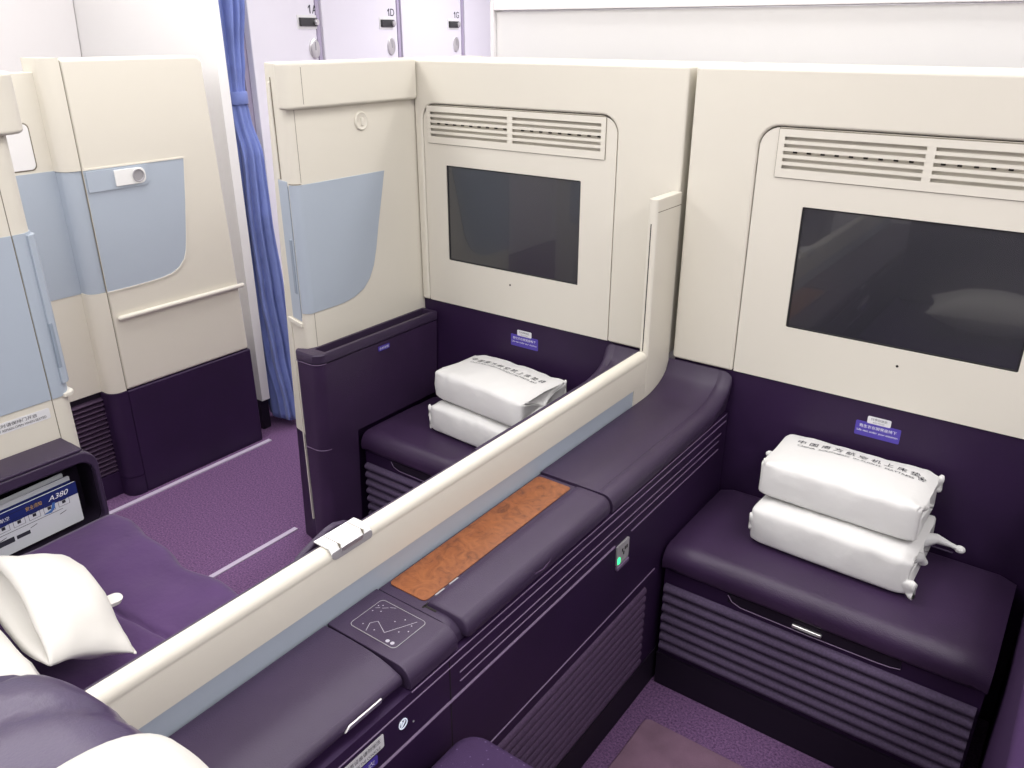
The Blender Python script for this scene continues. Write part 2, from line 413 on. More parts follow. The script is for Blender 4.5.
def console(label, mir, full):
    S = (lambda x: x) if not mir else (lambda x: -0.933 - (x + 0.8835) * 0.82)
    low = -0.06 if mir else 0.0
    t = thing('side_console', label, 'console', (S(-0.79), 0.8, 0), 'consoles along the divider')
    xi = -0.8835
    def sweep(name, prof, ys, mat, zoff=None, bottom=0.659, **k):
        rings = []
        for y in ys:
            dz = zoff(y) if zoff else low
            pr = [(S(x), y, z + dz) for x, z in prof] + [(S(prof[-1][0] - 0.010), y, bottom + low), (S(xi), y, bottom + low)]
            rings.append(pr)
        return build(G().loft(rings), name, mat, t, **k)
    # carcass: plain side with plinth
    b = G(); b.box(S(xi), S(-0.699), -0.6, 1.944, 0.10, 0.657 + low)
    build(b, 'carcass', DARKP, t)
    build(G().box(S(xi), S(-0.6965), -0.6, 1.944, 0.0, 0.0995), 'plinth', PLINTH, t)
    n1 = [(xi, 0.7), (-0.84, 0.7015), (-0.80, 0.7015), (-0.775, 0.7005), (-0.755, 0.6980), (-0.735, 0.6935), (-0.7215, 0.6885), (-0.7195, 0.6890), (-0.7135, 0.6850), (-0.7105, 0.6785), (-0.7105, 0.6720), (-0.714, 0.668)]
    sweep('rear_lid', n1, (-0.6, 0.20, 0.60, 0.684), LEATHTOP, bevel=0.002, seg=2, limit=45)
    n2 = edge_profile(xi, -0.726, -0.6985, 0.700, 0.674) + [(-0.6985, 0.662)]
    cs = sweep('control_section', n2, (0.688, 0.803), LEATHTOP, bevel=0.0015, seg=2, limit=45)
    n3 = edge_profile(xi, -0.745, -0.708, 0.6965, 0.668) + [(-0.708, 0.662)]
    sweep('armrest_frame', n3, (0.807, 1.312), LEATHTOP, bevel=0.0015, seg=2, limit=45)
    def lip(y):
        u = max(0.0, (y - 1.80) / 0.144); return 0.072 * (1 - math.sqrt(max(0, 1 - u * u)))
    ys = [1.316, 1.5, 1.7, 1.80] + [1.80 + 0.144 * i / 10 for i in range(1, 11)]
    n4 = [(xi, 0.7), (-0.80, 0.7), (-0.7385, 0.7), (-0.7370, 0.6988), (-0.7355, 0.7)] + edge_profile(xi, -0.724, -0.6985, 0.700, 0.676)[2:] + [(-0.6985, 0.662)]
    sweep('front_top', n4, ys, LEATHTOP, zoff=lip, bottom=0.659, sharp=50)
    if not full: return t
    # armrest lid
    pl = [(-0.783, 0.6985), (-0.783, 0.703), (-0.780, 0.7065), (-0.760, 0.7075), (-0.735, 0.7070)]
    for i in range(1, 9):
        a = (pi / 2) * i / 8; pl.append((-0.717 + 0.023 * sin(a), 0.7065 - 0.024 * (1 - cos(a))))
    pl += [(-0.6935, 0.672), (-0.699, 0.667)]
    rings = []
    for y, k in ((0.824, 0.0), (0.826, 0.7), (0.831, 1.0), (1.26, 1.0), (1.285, 0.93), (1.298, 0.7), (1.303, 0.35)):
        rings.append([(x if x < -0.775 else -0.775 + (x + 0.775) * (0.93 + 0.07 * k), y, z - (1 - k) * 0.004 + (1 - k) * max(0, 0.69 - z) * 0.5) for x, z in pl] + [(-0.72, y, 0.672)])
    lid = build(G().loft(rings), 'armrest_lid', LEATHTOP, t, sharp=50)
    g = G(); g.box(-0.7875, -0.7838, 0.815, 1.305, 0.6955, 0.6972); g.box(-0.7875, -0.760, 0.8185, 0.8225, 0.690, 0.6972)
    g.box(-0.7875, -0.745, 1.304, 1.3085, 0.6955, 0.6972)
    build(g, 'gap', SLOT, lid)
    g = G(); g.tube([(-0.6965, 1.015, 0.690), (-0.6945, 1.022, 0.683), (-0.6935, 1.045, 0.6795), (-0.6945, 1.068, 0.683), (-0.6965, 1.078, 0.690)], 0.0014, 6)
    build(g, 'finger_pull', RIBC, lid)
    for y in (0.862, 0.900):
        build(G().box(-0.7895, -0.7825, y - 0.012, y + 0.012, 0.697, 0.7005), 'hinge', GREYP, lid, bevel=0.001)
    # burl inlay
    build(G().prism(rrect(-0.879, -0.792, 0.828, 1.300, 0.010, 5), 'z', 0.6965, 0.6985), 'burl_inlay', BURL, t, bevel=0.0006, seg=2)
    # control panel: glass plate with printed buttons
    cp = build(G().prism(rrect(-0.852, -0.751, 0.709, 0.786, 0.007, 4), 'z', 0.7, 0.7012), 'control_panel', LEATHTOP, cs)
    build(G().frame(rrect(-0.853, -0.750, 0.708, 0.787, 0.008, 4), rrect(-0.8522, -0.7508, 0.7088, 0.7862, 0.0075, 4), 'z', 0.7, 0.7014), 'panel_border', GREYP, cs)
    g = G()
    def stroke(a, b, w=0.0009):
        a, b = Vector((*a, 0.7014)), Vector((*b, 0.7014)); d = (b - a).normalized(); nn = Vector((-d.y, d.x, 0)) * w / 2
        g.add([a - nn, b - nn, b + nn, a + nn], [(0, 1, 2, 3)])
    sym = [(-0.823, 0.717), (-0.829, 0.733), (-0.812, 0.738), (-0.801, 0.722), (-0.772, 0.750), (-0.764, 0.772)]
    sym = [(-0.818, 0.7130), (-0.826, 0.730), (-0.818, 0.741), (-0.790, 0.727), (-0.764, 0.778)]
    for a, b in zip(sym, sym[1:]): stroke(a, b)
    stroke((-0.846, 0.763), (-0.840, 0.768)); stroke((-0.836, 0.769), (-0.828, 0.776)); stroke((-0.826, 0.778), (-0.817, 0.783))
    for x, y in ((-0.845, 0.755), (-0.840, 0.775), (-0.832, 0.762), (-0.834, 0.722), (-0.808, 0.722), (-0.795, 0.757), (-0.784, 0.770), (-0.765, 0.765), (-0.772, 0.742), (-0.760, 0.752), (-0.846, 0.770)):
        g.add([(x + 0.0013 * cos(k * pi / 4), y + 0.0013 * sin(k * pi / 4), 0.7014) for k in range(8)], [list(range(8))])
    for x, y in ((-0.772, 0.716), (-0.762, 0.7165)):
        g.add([(x + 0.0036 * cos(k * pi / 6), y + 0.0036 * sin(k * pi / 6), 0.7014) for k in range(12)], [list(range(12))])
    build(g, 'printed_symbols', PRINTG, cs)
    # chrome pull under the rear lid
    build(G().prism([(0.560, 0.6745), (0.570, 0.6815), (0.636, 0.6815), (0.634, 0.6745)], 'x', -0.7100, -0.7065), 'chrome_pull', CHROME, t, bevel=0.001)
    # horizontal trim beads along the side, edge highlights put into their lighter colour
    def bead(z, y0, y1, r=0.0022):
        build(G().prism([(-0.6995, z - r)] + [(-0.6993 + 1.3 * r * cos(a), z + r * sin(a)) for a in (-0.9, -0.3, 0.3, 0.9)] + [(-0.6995, z + r)], 'y', y0, y1), 'trim_bead', BEAD, t)
    bead(0.6555, 0.69, 1.93, 0.0014); bead(0.636, 0.35, 1.93, 0.0015)
    bead(0.609, 0.805, 1.905, 0.0015); bead(0.590, 0.805, 1.895, 0.0015); bead(0.565, 0.35, 1.335, 0.0028); bead(0.565, 1.41, 1.895, 0.0018)
    bead(0.379, 0.45, 1.552, 0.0018)
    build(G().box(-0.6995, -0.6985, 0.7795, 0.7815, 0.11, 0.65), 'seam', SLOT, t)
    # ribbed lower panel
    g = G(); z = 0.352
    while z > 0.125:
        g.prism([(-0.6995, z)] + [(-0.6995 + 0.0075 * sin(a), z - 0.0115 + 0.0115 * cos(a)) for a in (0.35, 0.9, 1.57, 2.24, 2.8)] + [(-0.6995, z - 0.023)], 'y', 0.30, 1.505)
        z -= 0.0245
    build(g, 'ribbed_panel', RIBC, t, sharp=60)
    # socket with green lamp
    so = build(G().prism(rrect(1.343, 1.397, 0.508, 0.560, 0.003, 3), 'x', -0.699, -0.6945), 'power_socket', GREYP, t, bevel=0.001)
    build(G().prism(rrect(1.345, 1.356, 0.512, 0.529, 0.004, 4), 'x', -0.6946, -0.6932), 'lamp', LED, so)
    g = G()
    for y, z in ((1.366, 0.541), (1.378, 0.541), (1.372, 0.531), (1.386, 0.541)): g.box(-0.6946, -0.6938, y - 0.0022, y + 0.0022, z - 0.004, z + 0.004)
    build(g, 'pin_hole', SLOT, so)
    build(G().box(-0.699, -0.692, 1.343, 1.397, 0.496, 0.506), 'socket_ledge', BEAD, so, bevel=0.002)
    # lit wrench-like icon, pin, stickers
    g = G(); yc, zc = 0.667, 0.610
    ro = [(yc + 0.0095 * cos(a * pi / 12), zc + 0.0095 * sin(a * pi / 12)) for a in range(24)]
    ri = [(yc + 0.0075 * cos(a * pi / 12), zc + 0.0075 * sin(a * pi / 12)) for a in range(24)]
    g.frame(ro, ri, 'x', -0.699, -0.6978)
    g.prism([(yc - 0.005, zc - 0.004), (yc - 0.003, zc - 0.005), (yc + 0.0052, zc + 0.003), (yc + 0.004, zc + 0.0048)], 'x', -0.699, -0.6978)
    g.prism([(yc - 0.0052, zc - 0.001), (yc - 0.0012, zc + 0.0045), (yc - 0.0038, zc + 0.0045)], 'x', -0.699, -0.6978)
    build(g, 'lit_icon', ICON, t)
    build(G().disc((-0.699, 0.690, 0.596), (1, 0, 0), 0.0018, 0.001, 10), 'pin', GREYP, t)
    sticker('instruction_sticker', STICKW, INK, t, (-0.699, 0.572, 0.6135), (0, 1, 0), (0, 0, 1), 0.105, 0.026,
            [('客舱服务设备请勿坐压', 0.09, 0.0085, 0, 0.005), ('DO NOT SIT ON THE CONSOLE', 0.088, 0.0055, 0, -0.0075)], label='white sticker with black lettering')
    sticker('notice_sticker', STICKP, INKW, t, (-0.699, 0.572, 0.5885), (0, 1, 0), (0, 0, 1), 0.075, 0.017,
            [('救生衣', 0.045, 0.010, 0.008, 0)], label='violet sticker')
    return t

console('aubergine console with a burl wood inlay and control panel beside the divider', False, True)
console('plain aubergine console on the far side of the divider', True, False)

# ------------------------------------------------------------------ ottomans
def ottoman(label, x0, x1):
    cx = (x0 + x1) / 2
    t = thing('ottoman', label, 'ottoman', (cx, 1.76, 0), 'ottomans below the screens')
    build(G().box(x0 + 0.004, x1 - 0.004, 1.590, 1.945, 0.10, 0.366), 'base', DARKP, t)
    build(G().box(x0 + 0.004, x1 - 0.004, 1.583, 1.945, 0.0, 0.0995), 'plinth', PLINTH, t)
    c = G(); nx = 20
    rings = []
    prof = [(1.945, 0.366), (1.59, 0.366)] + arc(1.590, 0.384, 0.016, 1.5 * pi, pi, 4) + [(1.572, 0.400)] + \
           arc(1.612, 0.400, 0.040, pi, pi / 2, 7)[1:] + [(1.70, 0.4415), (1.80, 0.441), (1.90, 0.4385)] + arc(1.925, 0.418, 0.02, pi / 2, 0, 4)
    for i in range(nx + 1):
        u = -1 + 2 * i / nx; x = cx + u * (x1 - x0) / 2
        k = max(0, (abs(u) - 0.955) / 0.045); d = 0.012 * (1 - math.sqrt(max(0, 1 - k * k)))
        rings.append([(x, y + (0.4 * d if y < 1.7 else 0), z - d * (z > 0.38) + 0.0022 * (1 - u * u) * (z > 0.43)) for y, z in prof])
    c.loft(rings); build(c, 'cushion', LEATHER, t, sharp=60)
    g = G(); z = 0.322
    for k in range(7):
        z0 = z - k * 0.030
        g.prism([(1.5905, z0)] + [(1.5895 - 0.015 * sin(a) ** 0.8, z0 - 0.0122 + 0.0122 * cos(a)) for a in (0.15, 0.6, 1.1, 1.57, 2.04, 2.54, 2.99)] + [(1.5905, z0 - 0.0244)], 'x', x0 + 0.010, x1 - 0.010)
    build(g, 'ribbed_front', RIBF, t, sharp=70)
    # drawer recess with latch
    a, b = cx - 0.19, cx + 0.20
    rec = build(G().box(a, b, 1.5865, 1.590, 0.340, 0.366), 'pull_recess', PLINTH, t)
    g = G(); g.tube([(a, 1.584, 0.362), (a + 0.012, 1.582, 0.348), (a + 0.035, 1.581, 0.341), (cx, 1.580, 0.340), (b - 0.05, 1.581, 0.341), (b - 0.02, 1.582, 0.342), (b, 1.584, 0.345)], 0.0011, 6)
    build(g, 'pull_lip', BEAD, rec)
    build(G().box(cx - 0.034, cx + 0.034, 1.5775, 1.5865, 0.3465, 0.3555), 'latch_handle', CHROME, t, bevel=0.003)
    build(G().box(cx - 0.026, cx + 0.026, 1.5765, 1.5778, 0.3490, 0.3530), 'latch_slot', GREYP, t)
    g = G(); g.tube([(cx - 0.08, 1.951, 0.4445), (cx + 0.05, 1.949, 0.4475), (cx + 0.22, 1.951, 0.4445)], 0.0022, 6)
    build(g, 'rear_strap', RIBF, t)
    return t
ottoman('leather ottoman with ribbed front on the near side of the divider', -0.690, 0.034)
ottoman('leather ottoman with ribbed front beyond the divider', -1.753, -1.126)

# ------------------------------------------------------------------ mattress bags
def mattress_bag(label, loc, rz, L, W, H, seed, flare, knots, text=None, tilt=0.0):
    """a boxy non-woven bag; local x is its length, local y its depth (front is -y), z up from its underside"""
    t = thing('mattress_bag', label, 'bag', loc, 'white mattress bags on the ottomans', rz)
    org = wloc(t); R = Matrix.Rotation(rz, 4, 'Z')
    def W_(p): return org + Vector(p)           # geometry is laid out unrotated about the empty, which carries the turn
    g = G(); rings = []; nx, m = 56, 64
    off = Vector((seed * 3.1, seed * 1.7, seed * 5.3))
    ends = []
    for i in range(nx + 1):
        u = -1 + 2 * i / nx
        e = max(0.0, (abs(u) - 0.80) / 0.20)
        hy = W / 2 * (1 - 0.05 * e ** 2); hz = H / 2 * (1 + 0.03 * (1 - u * u) - 0.10 * e ** 2)
        x = u * L / 2
        ring = []
        for k in range(m):
            a = 2 * pi * k / m
            ex = 0.17 + 0.07 * (1 - e)
            cy = math.copysign(abs(cos(a)) ** ex, cos(a)); cz = math.copysign(abs(sin(a)) ** ex, sin(a))
            y = hy * cy * (1 + 0.03 * (1 - abs(cz)) * (1 - e)); z = hz * cz
            if cz > 0: z += 0.006 * (1 - cy * cy) * (1 - u * u) + 0.05 * H * (1 - u * u) * (1 - cy * cy)
            p = Vector((x, y, z))
            n1 = noise.noise(p * 13 + off) - 1.3 * abs(noise.noise(p * 8 + off * 3)) + 0.4; n2 = noise.noise(p * 34 + off * 2) - 0.8 * abs(noise.noise(p * 22 - off)) + 0.25
            dd = (0.0060 * n1 + 0.0034 * n2) * (1.0 if cz > -0.5 else 0.15) * (0.55 + 0.75 * e)
            q = p + Vector((0, cy * dd, (cz * dd) if cz > -0.5 else 0))
            q.x += 0.004 * noise.noise(p * 20 + off) * e
            q.z = max(-H / 2, q.z) + H / 2
            ring.append(W_(q))
        rings.append(ring)
    # folded ends: two inner rings pull the fabric in and back
    for side in (0, 1):
        base = rings[0] if side == 0 else rings[-1]
        c = sum(base, Vector()) / m; sg = -1 if side == 0 else 1
        extra = []
        for s, dx in ((0.95, 0.004), (0.80, 0.001), (0.55, -0.006), (0.25, -0.003), (0.06, 0.002)):
            extra.append([c + (p - c) * (s * (1 + 0.06 * sin(k * 5 * 2 * pi / m) * (1 - s))) + Vector((sg * (dx + 0.004 * sin(k * 7 * 2 * pi / m) * (s < 0.9)), 0, 0)) for k, p in enumerate(base)])
        rings = (extra[::-1] + rings) if side == 0 else (rings + extra)
    g.loft(rings)
    body = build(g, 'bag_body', BAGW, t, sharp=80)
    bvh = BVHTree.FromPolygons([Vector(p) for p in g.v], g.f)
    # pinched corner ears
    for (sx, sy, sz, ln) in flare:
        c = W_((sx * (L / 2 - 0.010), sy * (W / 2 - 0.012), H / 2 + sz * (H / 2 - 0.010)))
        d = Vector((sx * 0.9, sy * 0.45, sz * 0.25)).normalized()
        a = Vector((0, 0, 1)); b = d.cross(a).normalized()
        rr = [(0.0, 0.010, 0.012), (0.35, 0.006, 0.016), (0.75, 0.004, 0.024), (1.0, 0.0022, 0.022), (1.03, 0.0006, 0.018)]
        rg = []
        for s, w1, w2 in rr:
            rg.append([c + d * ln * s + b * w1 * cos(2 * pi * k / 14) + a * (w2 * sin(2 * pi * k / 14)) + b * 0.006 * s * sin(2 * pi * k / 7) for k in range(14)])
        build(G().loft(rg), 'corner_ear', BAGW, t, sharp=80)
    for path, rad, kr in knots:
        pts = [W_(p) for p in path]
        kn = build(G().tube(pts, rad, 10), 'drawstring', CORD, t, sharp=80)
        build(G().blob(pts[-1], kr, kr * 0.75, kr * 0.8, 12, 8), 'knot', CORD, kn)
    if text:
        def proj(p):
            h = bvh.ray_cast(Vector((p.x, p.y, org.z + H * 3)), Vector((0, 0, -1)))
            return Vector((p.x, p.y, (h[0].z if h[0] else org.z + H) + 0.0012))
        for nm, items in text:
            gg = G()
            for bdy, w, h, du, dvv in items:
                text_into(gg, bdy, w, h, W_((du, dvv, H)), (1, 0, 0), (0, 1, 0), proj=proj)
            build(gg, nm, INK, t)
    return t

TXT = [('lettering', [('中 国 南 方 航 空 机 上 床 垫', 0.285, 0.019, 0.002, 0.046), ('CHINA  SOUTHERN  IN-FLIGHT  MATTRESS', 0.270, 0.008, 0.000, 0.024)]),
       ('emblem', [('❀', 0.018, 0.020, 0.150, 0.034)])]
TXT2 = [('lettering', [('中 国 南 方 航 空 机 上 床 垫 袋', 0.295, 0.022, 0.002, 0.036), ('CHINA SOUTHERN IN-FLIGHT MATTRESS BAG', 0.270, 0.009, 0.004, 0.012)])]
mattress_bag('plain white mattress bag under the lettered one on the nearer ottoman', (-0.340, 1.812, 0.4475), -0.03, 0.355, 0.235, 0.098, 3,
             [(1, -1, -0.42, 0.034), (-1, -1, 0.2, 0.020)],
             [([(0.165, 0.05, 0.06), (0.195, 0.075, 0.062), (0.225, 0.085, 0.052), (0.245, 0.09, 0.045)], [0.020, 0.012, 0.006, 0.005], 0.012),
              ([(0.165, -0.02, 0.05), (0.180, 0.0, 0.045), (0.185, 0.01, 0.03)], [0.016, 0.012, 0.010], 0.012)])
mattress_bag('white mattress bag with black lettering on top of the nearer stack', (-0.350, 1.836, 0.5595), -0.02, 0.352, 0.200, 0.094, 8,
             [(1, 1, 0.5, 0.022), (1, -1, 0.7, 0.010), (-1, -1, 0.75, 0.010)],
             [([(-0.160, 0.03, 0.055), (-0.180, 0.02, 0.060), (-0.195, 0.01, 0.060)], [0.012, 0.006, 0.007], 0.011)], TXT)
mattress_bag('plain white mattress bag under the lettered one beyond the divider', (-1.385, 1.802, 0.4475), -0.06, 0.345, 0.235, 0.090, 13,
             [(-1, -1, 0.5, 0.014), (-1, -1, -0.5, 0.012)], [])
mattress_bag('white mattress bag with black lettering on top of the stack beyond the divider', (-1.372, 1.808, 0.551), -0.10, 0.345, 0.215, 0.095, 21,
             [(-1, -1, 0.3, 0.008), (1, 1, 0.6, 0.018)], [], TXT2)

# ------------------------------------------------------------------ aisle-side partition of the far middle suite, forward piece
pw = thing('aisle_partition', 'cream partition with blue-grey window panel right of the curtain', 'partition', (-1.9, 1.8, 0))
XI = -1.802
plan = [(XI, 2.30), (XI, 1.482)] + arc(XI - 0.022, 1.482, 0.022, 0, -pi / 2, 6)[1:] + [(-1.985, 1.50), (-1.997, 1.52), (-1.997, 2.30)]
def pring(z, up):
    ox = 0.058 * z
    out = []
    for x, y in plan:
        if x < -1.97:
            x += ox
            if y < 1.6: y = 1.460 + 0.26 * (-1.828 - x) + (0.014 if y > 1.51 else 0)
        if y < 1.48 and not up: y += 0.006
        out.append((x, y, z))
    return out
build(G().loft([pring(0.418, 1), pring(1.526, 1)]), 'panel', CREAM, pw, bevel=0.004, seg=2, limit=50)
build(G().loft([pring(0.0, 0), pring(0.4165, 0)]), 'lower_panel', DARKP, pw, bevel=0.004, seg=2, limit=50)
cap = [(XI + 0.024, 1.944), (XI + 0.024, 1.466)] + arc(XI - 0.004, 1.466, 0.028, 0, -pi / 2, 7)[1:] + [(-1.812, 1.440), (-1.816, 1.450), (-1.816, 1.944)]
build(G().prism(cap, 'z', 1.412, 1.528), 'cap_rail', CREAM, pw, bevel=0.014, seg=4, limit=50)
# window panel
win = [(1.482, 0.846), (1.542, 0.846), (1.60, 0.847), (1.645, 0.855), (1.685, 0.872), (1.712, 0.898), (1.733, 0.935), (1.748, 0.985), (1.765, 1.06), (1.785, 1.14), (1.803, 1.214), (1.482, 1.214)]
build(G().prism(win, 'x', XI, XI + 0.0025), 'window_panel', BLUE, pw, bevel=0.001, seg=2)
arcp = arc(XI - 0.022, 1.482, 0.0245, 0, -pi / 2 * 1.02, 8)
ring = lambda z: [(x, y, z) for x, y in arcp] + [(XI - 0.022 + (x - XI + 0.022) * 0.7, 1.482 + (y - 1.482) * 0.7, z) for x, y in arcp[::-1]]
build(G().loft([ring(0.846), ring(1.214)]), 'corner_panel', BLUE, pw)
build(G().loft([ring(1.214 + 0.002), ring(1.2175)]), 'corner_seam', SEAM, pw)
# sliding door leaf seen edge-on in its slot
def face_pt(u, out):      # along the front face from inner corner (0) to outer corner (1)
    a = Vector((-1.832, 1.461)); d = Vector((-0.060, 0.0156)); n = Vector((d.y, -d.x)).normalized()
    if n.y > 0: n = -n
    p = a + d * u + n * out
    return (p.x, p.y)
dl = build(G().prism([face_pt(0.05, -0.01), face_pt(0.05, 0.0012), face_pt(0.97, 0.0012), face_pt(0.97, -0.01)], 'z', 0.818, 1.222), 'sliding_door', BLUE, pw, bevel=0.002)
build(G().prism([face_pt(0.14, -0.005), face_pt(0.14, 0.0035), face_pt(0.42, 0.0035), face_pt(0.42, -0.005)], 'z', 0.90, 1.06), 'grip', BLUE2, dl, bevel=0.003)
build(G().prism([face_pt(0.0, -0.005), face_pt(0.0, 0.0006), face_pt(0.04, 0.0006), face_pt(0.04, -0.005)], 'z', 0.83, 1.21), 'slot', BLUE2, pw)
build(G().prism([face_pt(0.68, -0.005), face_pt(0.68, 0.003), face_pt(0.92, 0.003), face_pt(0.92, -0.005)], 'z', 1.225, 1.478), 'door_edge', CREAM2, pw, bevel=0.002)
build(G().prism([face_pt(0.61, -0.005), face_pt(0.61, 0.001), face_pt(0.67, 0.001), face_pt(0.67, -0.005)], 'z', 1.225, 1.49), 'slot', SEAM, pw)
build(G().prism([face_pt(1.25, -0.02), face_pt(1.25, 0.0025), face_pt(1.36, 0.0025), face_pt(1.36, -0.02)], 'z', 0.10, 0.80), 'door_guide', CREAM2, pw)
build(G().prism([face_pt(0.0, -0.005), face_pt(0.0, 0.006), face_pt(1.4, 0.006), face_pt(1.4, -0.005)], 'z', 0.80, 0.814), 'ledge', CREAM2, pw, bevel=0.002)
# coat hook and seams
hk = build(G().disc((XI, 1.721, 1.364), (1, 0, 0), 0.026, 0.006, 28, sx=0.95, prof=((1, 0), (1, 0.6), (0.9, 1.0), (0.82, 0.75))), 'coat_hook', CREAM, pw)
build(G().box(XI + 0.003, XI + 0.009, 1.717, 1.727, 1.352, 1.374), 'hook_lever', CREAM2, hk, bevel=0.002)
g = G(); g.box(XI, XI + 0.0004, 1.4825, 1.4840, 0.42, 0.844); g.box(XI, XI + 0.0004, 1.4825, 1.4840, 1.22, 1.41); g.box(XI + 0.024, XI + 0.0244, 1.498, 1.4995, 1.424, 1.516)
build(g, 'seam', SEAM, pw)

# ------------------------------------------------------------------ magazine pocket in front of that partition
mp = thing('magazine_pocket', 'tall aubergine leather pocket standing left of the far ottoman', 'pocket', (-1.78, 1.7, 0))
def pk(z, d=0.0):
    """plan of the pocket at height z, drawn in by d; it wraps round the partition's corner"""
    ix = -1.734 - (0.74 - z) * 0.045
    p = [(-1.7985, 1.944), (-1.7985, 1.480), (-1.809, 1.450), (-1.8355, 1.4375)]
    p += arc(-1.822, 1.434 + d, 0.014, pi * 0.98, 1.5 * pi, 4)[1:]
    p += arc(ix - 0.034 - d, 1.454 + d, 0.034, 1.5 * pi, 2 * pi, 7)
    p += [(ix - d, 1.944)]
    return [(x, y, z) for x, y in p]
g = G(); top = pk(0.742, 0.003); n = len(top)
hole = [(min(max(x, -1.790), -1.748), min(max(y, 1.462), 1.932), 0.742) for x, y, z in top]
g.loft([pk(0.7115, 0.003), pk(0.714), pk(0.738), top, hole, [(x, y, 0.58) for x, y, z in hole]], cap=False)
g.f.append([len(g.v) - n + i for i in range(n)]); g.mi.append(0)
build(g, 'rim', LEATHTOP, mp, sharp=40)
build(G().loft([pk(0.4445, 0.002), pk(0.58, 0.002), pk(0.709, 0.002)], cap=False), 'pocket_body', LEATHER, mp, sharp=50)
col = lambda z: [(x, min(y, 1.566), z) for x, y, _ in pk(z, 0.002)]
build(G().loft([col(0.0), col(0.29), col(0.4445)], cap=False), 'corner_column', LEATHER, mp, sharp=50)
for z, f in ((0.7105, pk(0.7105, 0.001)), (0.425, col(0.425))):
    g = G(); g.tube([(x + (0.0008 if x > -1.77 else 0), y - 0.0008, z) for x, y, _ in f][4:16], 0.0011, 6)
    build(g, 'piping', BEAD, mp)
sticker('notice_sticker', STICKP, INKW, mp, (-1.7362, 1.690, 0.690), (0, 1, 0), (0, 0, 1), 0.05, 0.016, [('手机存放', 0.04, 0.008, 0, 0)], label='small violet sticker')

# ------------------------------------------------------------------ aft partition of the far suite (left edge of the picture)
ap = thing('aisle_partition', 'cream and blue-grey partition behind the magazine rack with safety cards', 'partition', (-1.95, 0.4, 0))
XA = -1.902
plan = [(XA, -0.6), (XA, 0.775)] + arc(XA - 0.04, 0.775, 0.04, 0, pi / 2, 6)[1:] + [(-2.02, 0.812), (-2.03, 0.80), (-2.03, -0.6)]
build(G().prism(plan, 'z', 0.0, 1.40), 'panel', CREAM, ap, bevel=0.003, seg=2, limit=50)
cap = [(XA + 0.022, -0.6), (XA + 0.022, 0.795)] + arc(XA - 0.030, 0.795, 0.052, 0, pi / 2, 7)[1:] + [(-2.03, 0.846), (-2.035, 0.84), (-2.035, -0.6)]
build(G().prism(cap, 'z', 1.402, 1.525), 'cap_rail', CREAM, ap, bevel=0.018, seg=4, limit=50)
build(G().box(XA, XA + 0.0025, -0.55, 0.762, 0.806, 1.195), 'window_panel', BLUE, ap, bevel=0.001, seg=2)
arca = arc(XA - 0.04, 0.775, 0.0425, 0, pi / 2, 8)
ring = lambda z: [(XA + 0.0025, 0.765, z)] + [(x, y, z) for x, y in arca] + [(XA - 0.04 + (x - XA + 0.04) * 0.8, 0.775 + (y - 0.775) * 0.8, z) for x, y in arca[::-1]] + [(XA - 0.005, 0.765, z)]
cpn = build(G().loft([ring(0.806), ring(1.195)]), 'corner_panel', BLUE, ap)
dl = build(G().prism([(XA - 0.004, 0.794), (XA + 0.0035, 0.796), (XA - 0.002, 0.810), (XA - 0.014, 0.8185), (XA - 0.045, 0.8185), (XA - 0.045, 0.81)], 'z', 0.835, 1.190), 'sliding_door', BLUE, ap, bevel=0.002)
build(G().prism([(XA - 0.001, 0.794), (XA + 0.0045, 0.796), (XA + 0.001, 0.805), (XA - 0.004, 0.805)], 'z', 0.875, 0.985), 'grip', BLUE2, dl, bevel=0.002)
build(G().prism([(XA - 0.005, 0.790), (XA + 0.003, 0.793), (XA, 0.812), (XA - 0.012, 0.822), (XA - 0.05, 0.822), (XA - 0.05, 0.80)], 'z', 0.800, 0.810), 'ledge', CREAM2, ap, bevel=0.002)
g = G(); g.box(XA, XA + 0.0004, 0.7625, 0.7645, 0.70, 1.40); build(g, 'seam', SEAM, ap)
sticker('door_sticker', STICKW, INK, ap, (XA, 0.660, 0.776), (0, 1, 0), (0, 0, 1), 0.185, 0.026,
        [('起飞降落时请保持门开启', 0.125, 0.009, 0, 0.005), ('UPPER DOOR MUST REMAIN OPEN WHEN SEATED', 0.165, 0.006, 0, -0.006)], label='white sticker with black lettering')

# ------------------------------------------------------------------ magazine rack with rounded opening
mr = thing('magazine_rack', 'aubergine rack with a rounded opening holding safety cards', 'magazine rack', (-1.85, 0.4, 0))
po = rrect(-0.30, 0.792, 0.485, 0.700, (0.03, 0.035, 0.045, 0.02), 6)
pn = rrect(-0.28, 0.781, 0.497, 0.671, (0.02, 0.028, 0.035, 0.02), 6)
build(G().frame(po, pn, 'x', -1.825, -1.803), 'rim', LEATHTOP, mr, bevel=0.006, seg=3, limit=50)
build(G().frame(po, rrect(-0.28, 0.781, 0.497, 0.671, (0.02, 0.028, 0.035, 0.02), 6), 'x', -1.899, -1.8255), 'pocket_shade_lining', PLINTH, mr)  # inner walls coloured near black to stand in for shade inside the rack
build(G().box(-1.899, -1.893, -0.28, 0.779, 0.499, 0.668), 'pocket_back', PLINTH, mr)
build(G().prism(rrect(-1.899, -1.812, -0.30, 0.790, (0.003, 0.003, 0.03, 0.003), 5), 'z', 0.0, 0.484), 'lower_body', DARKP, mr)
g = G(); g.box(-1.899, -1.803, -0.3, 0.7615, 0.7003, 0.708)
build(g, 'top_pad', LEATHTOP, mr, bevel=0.003)

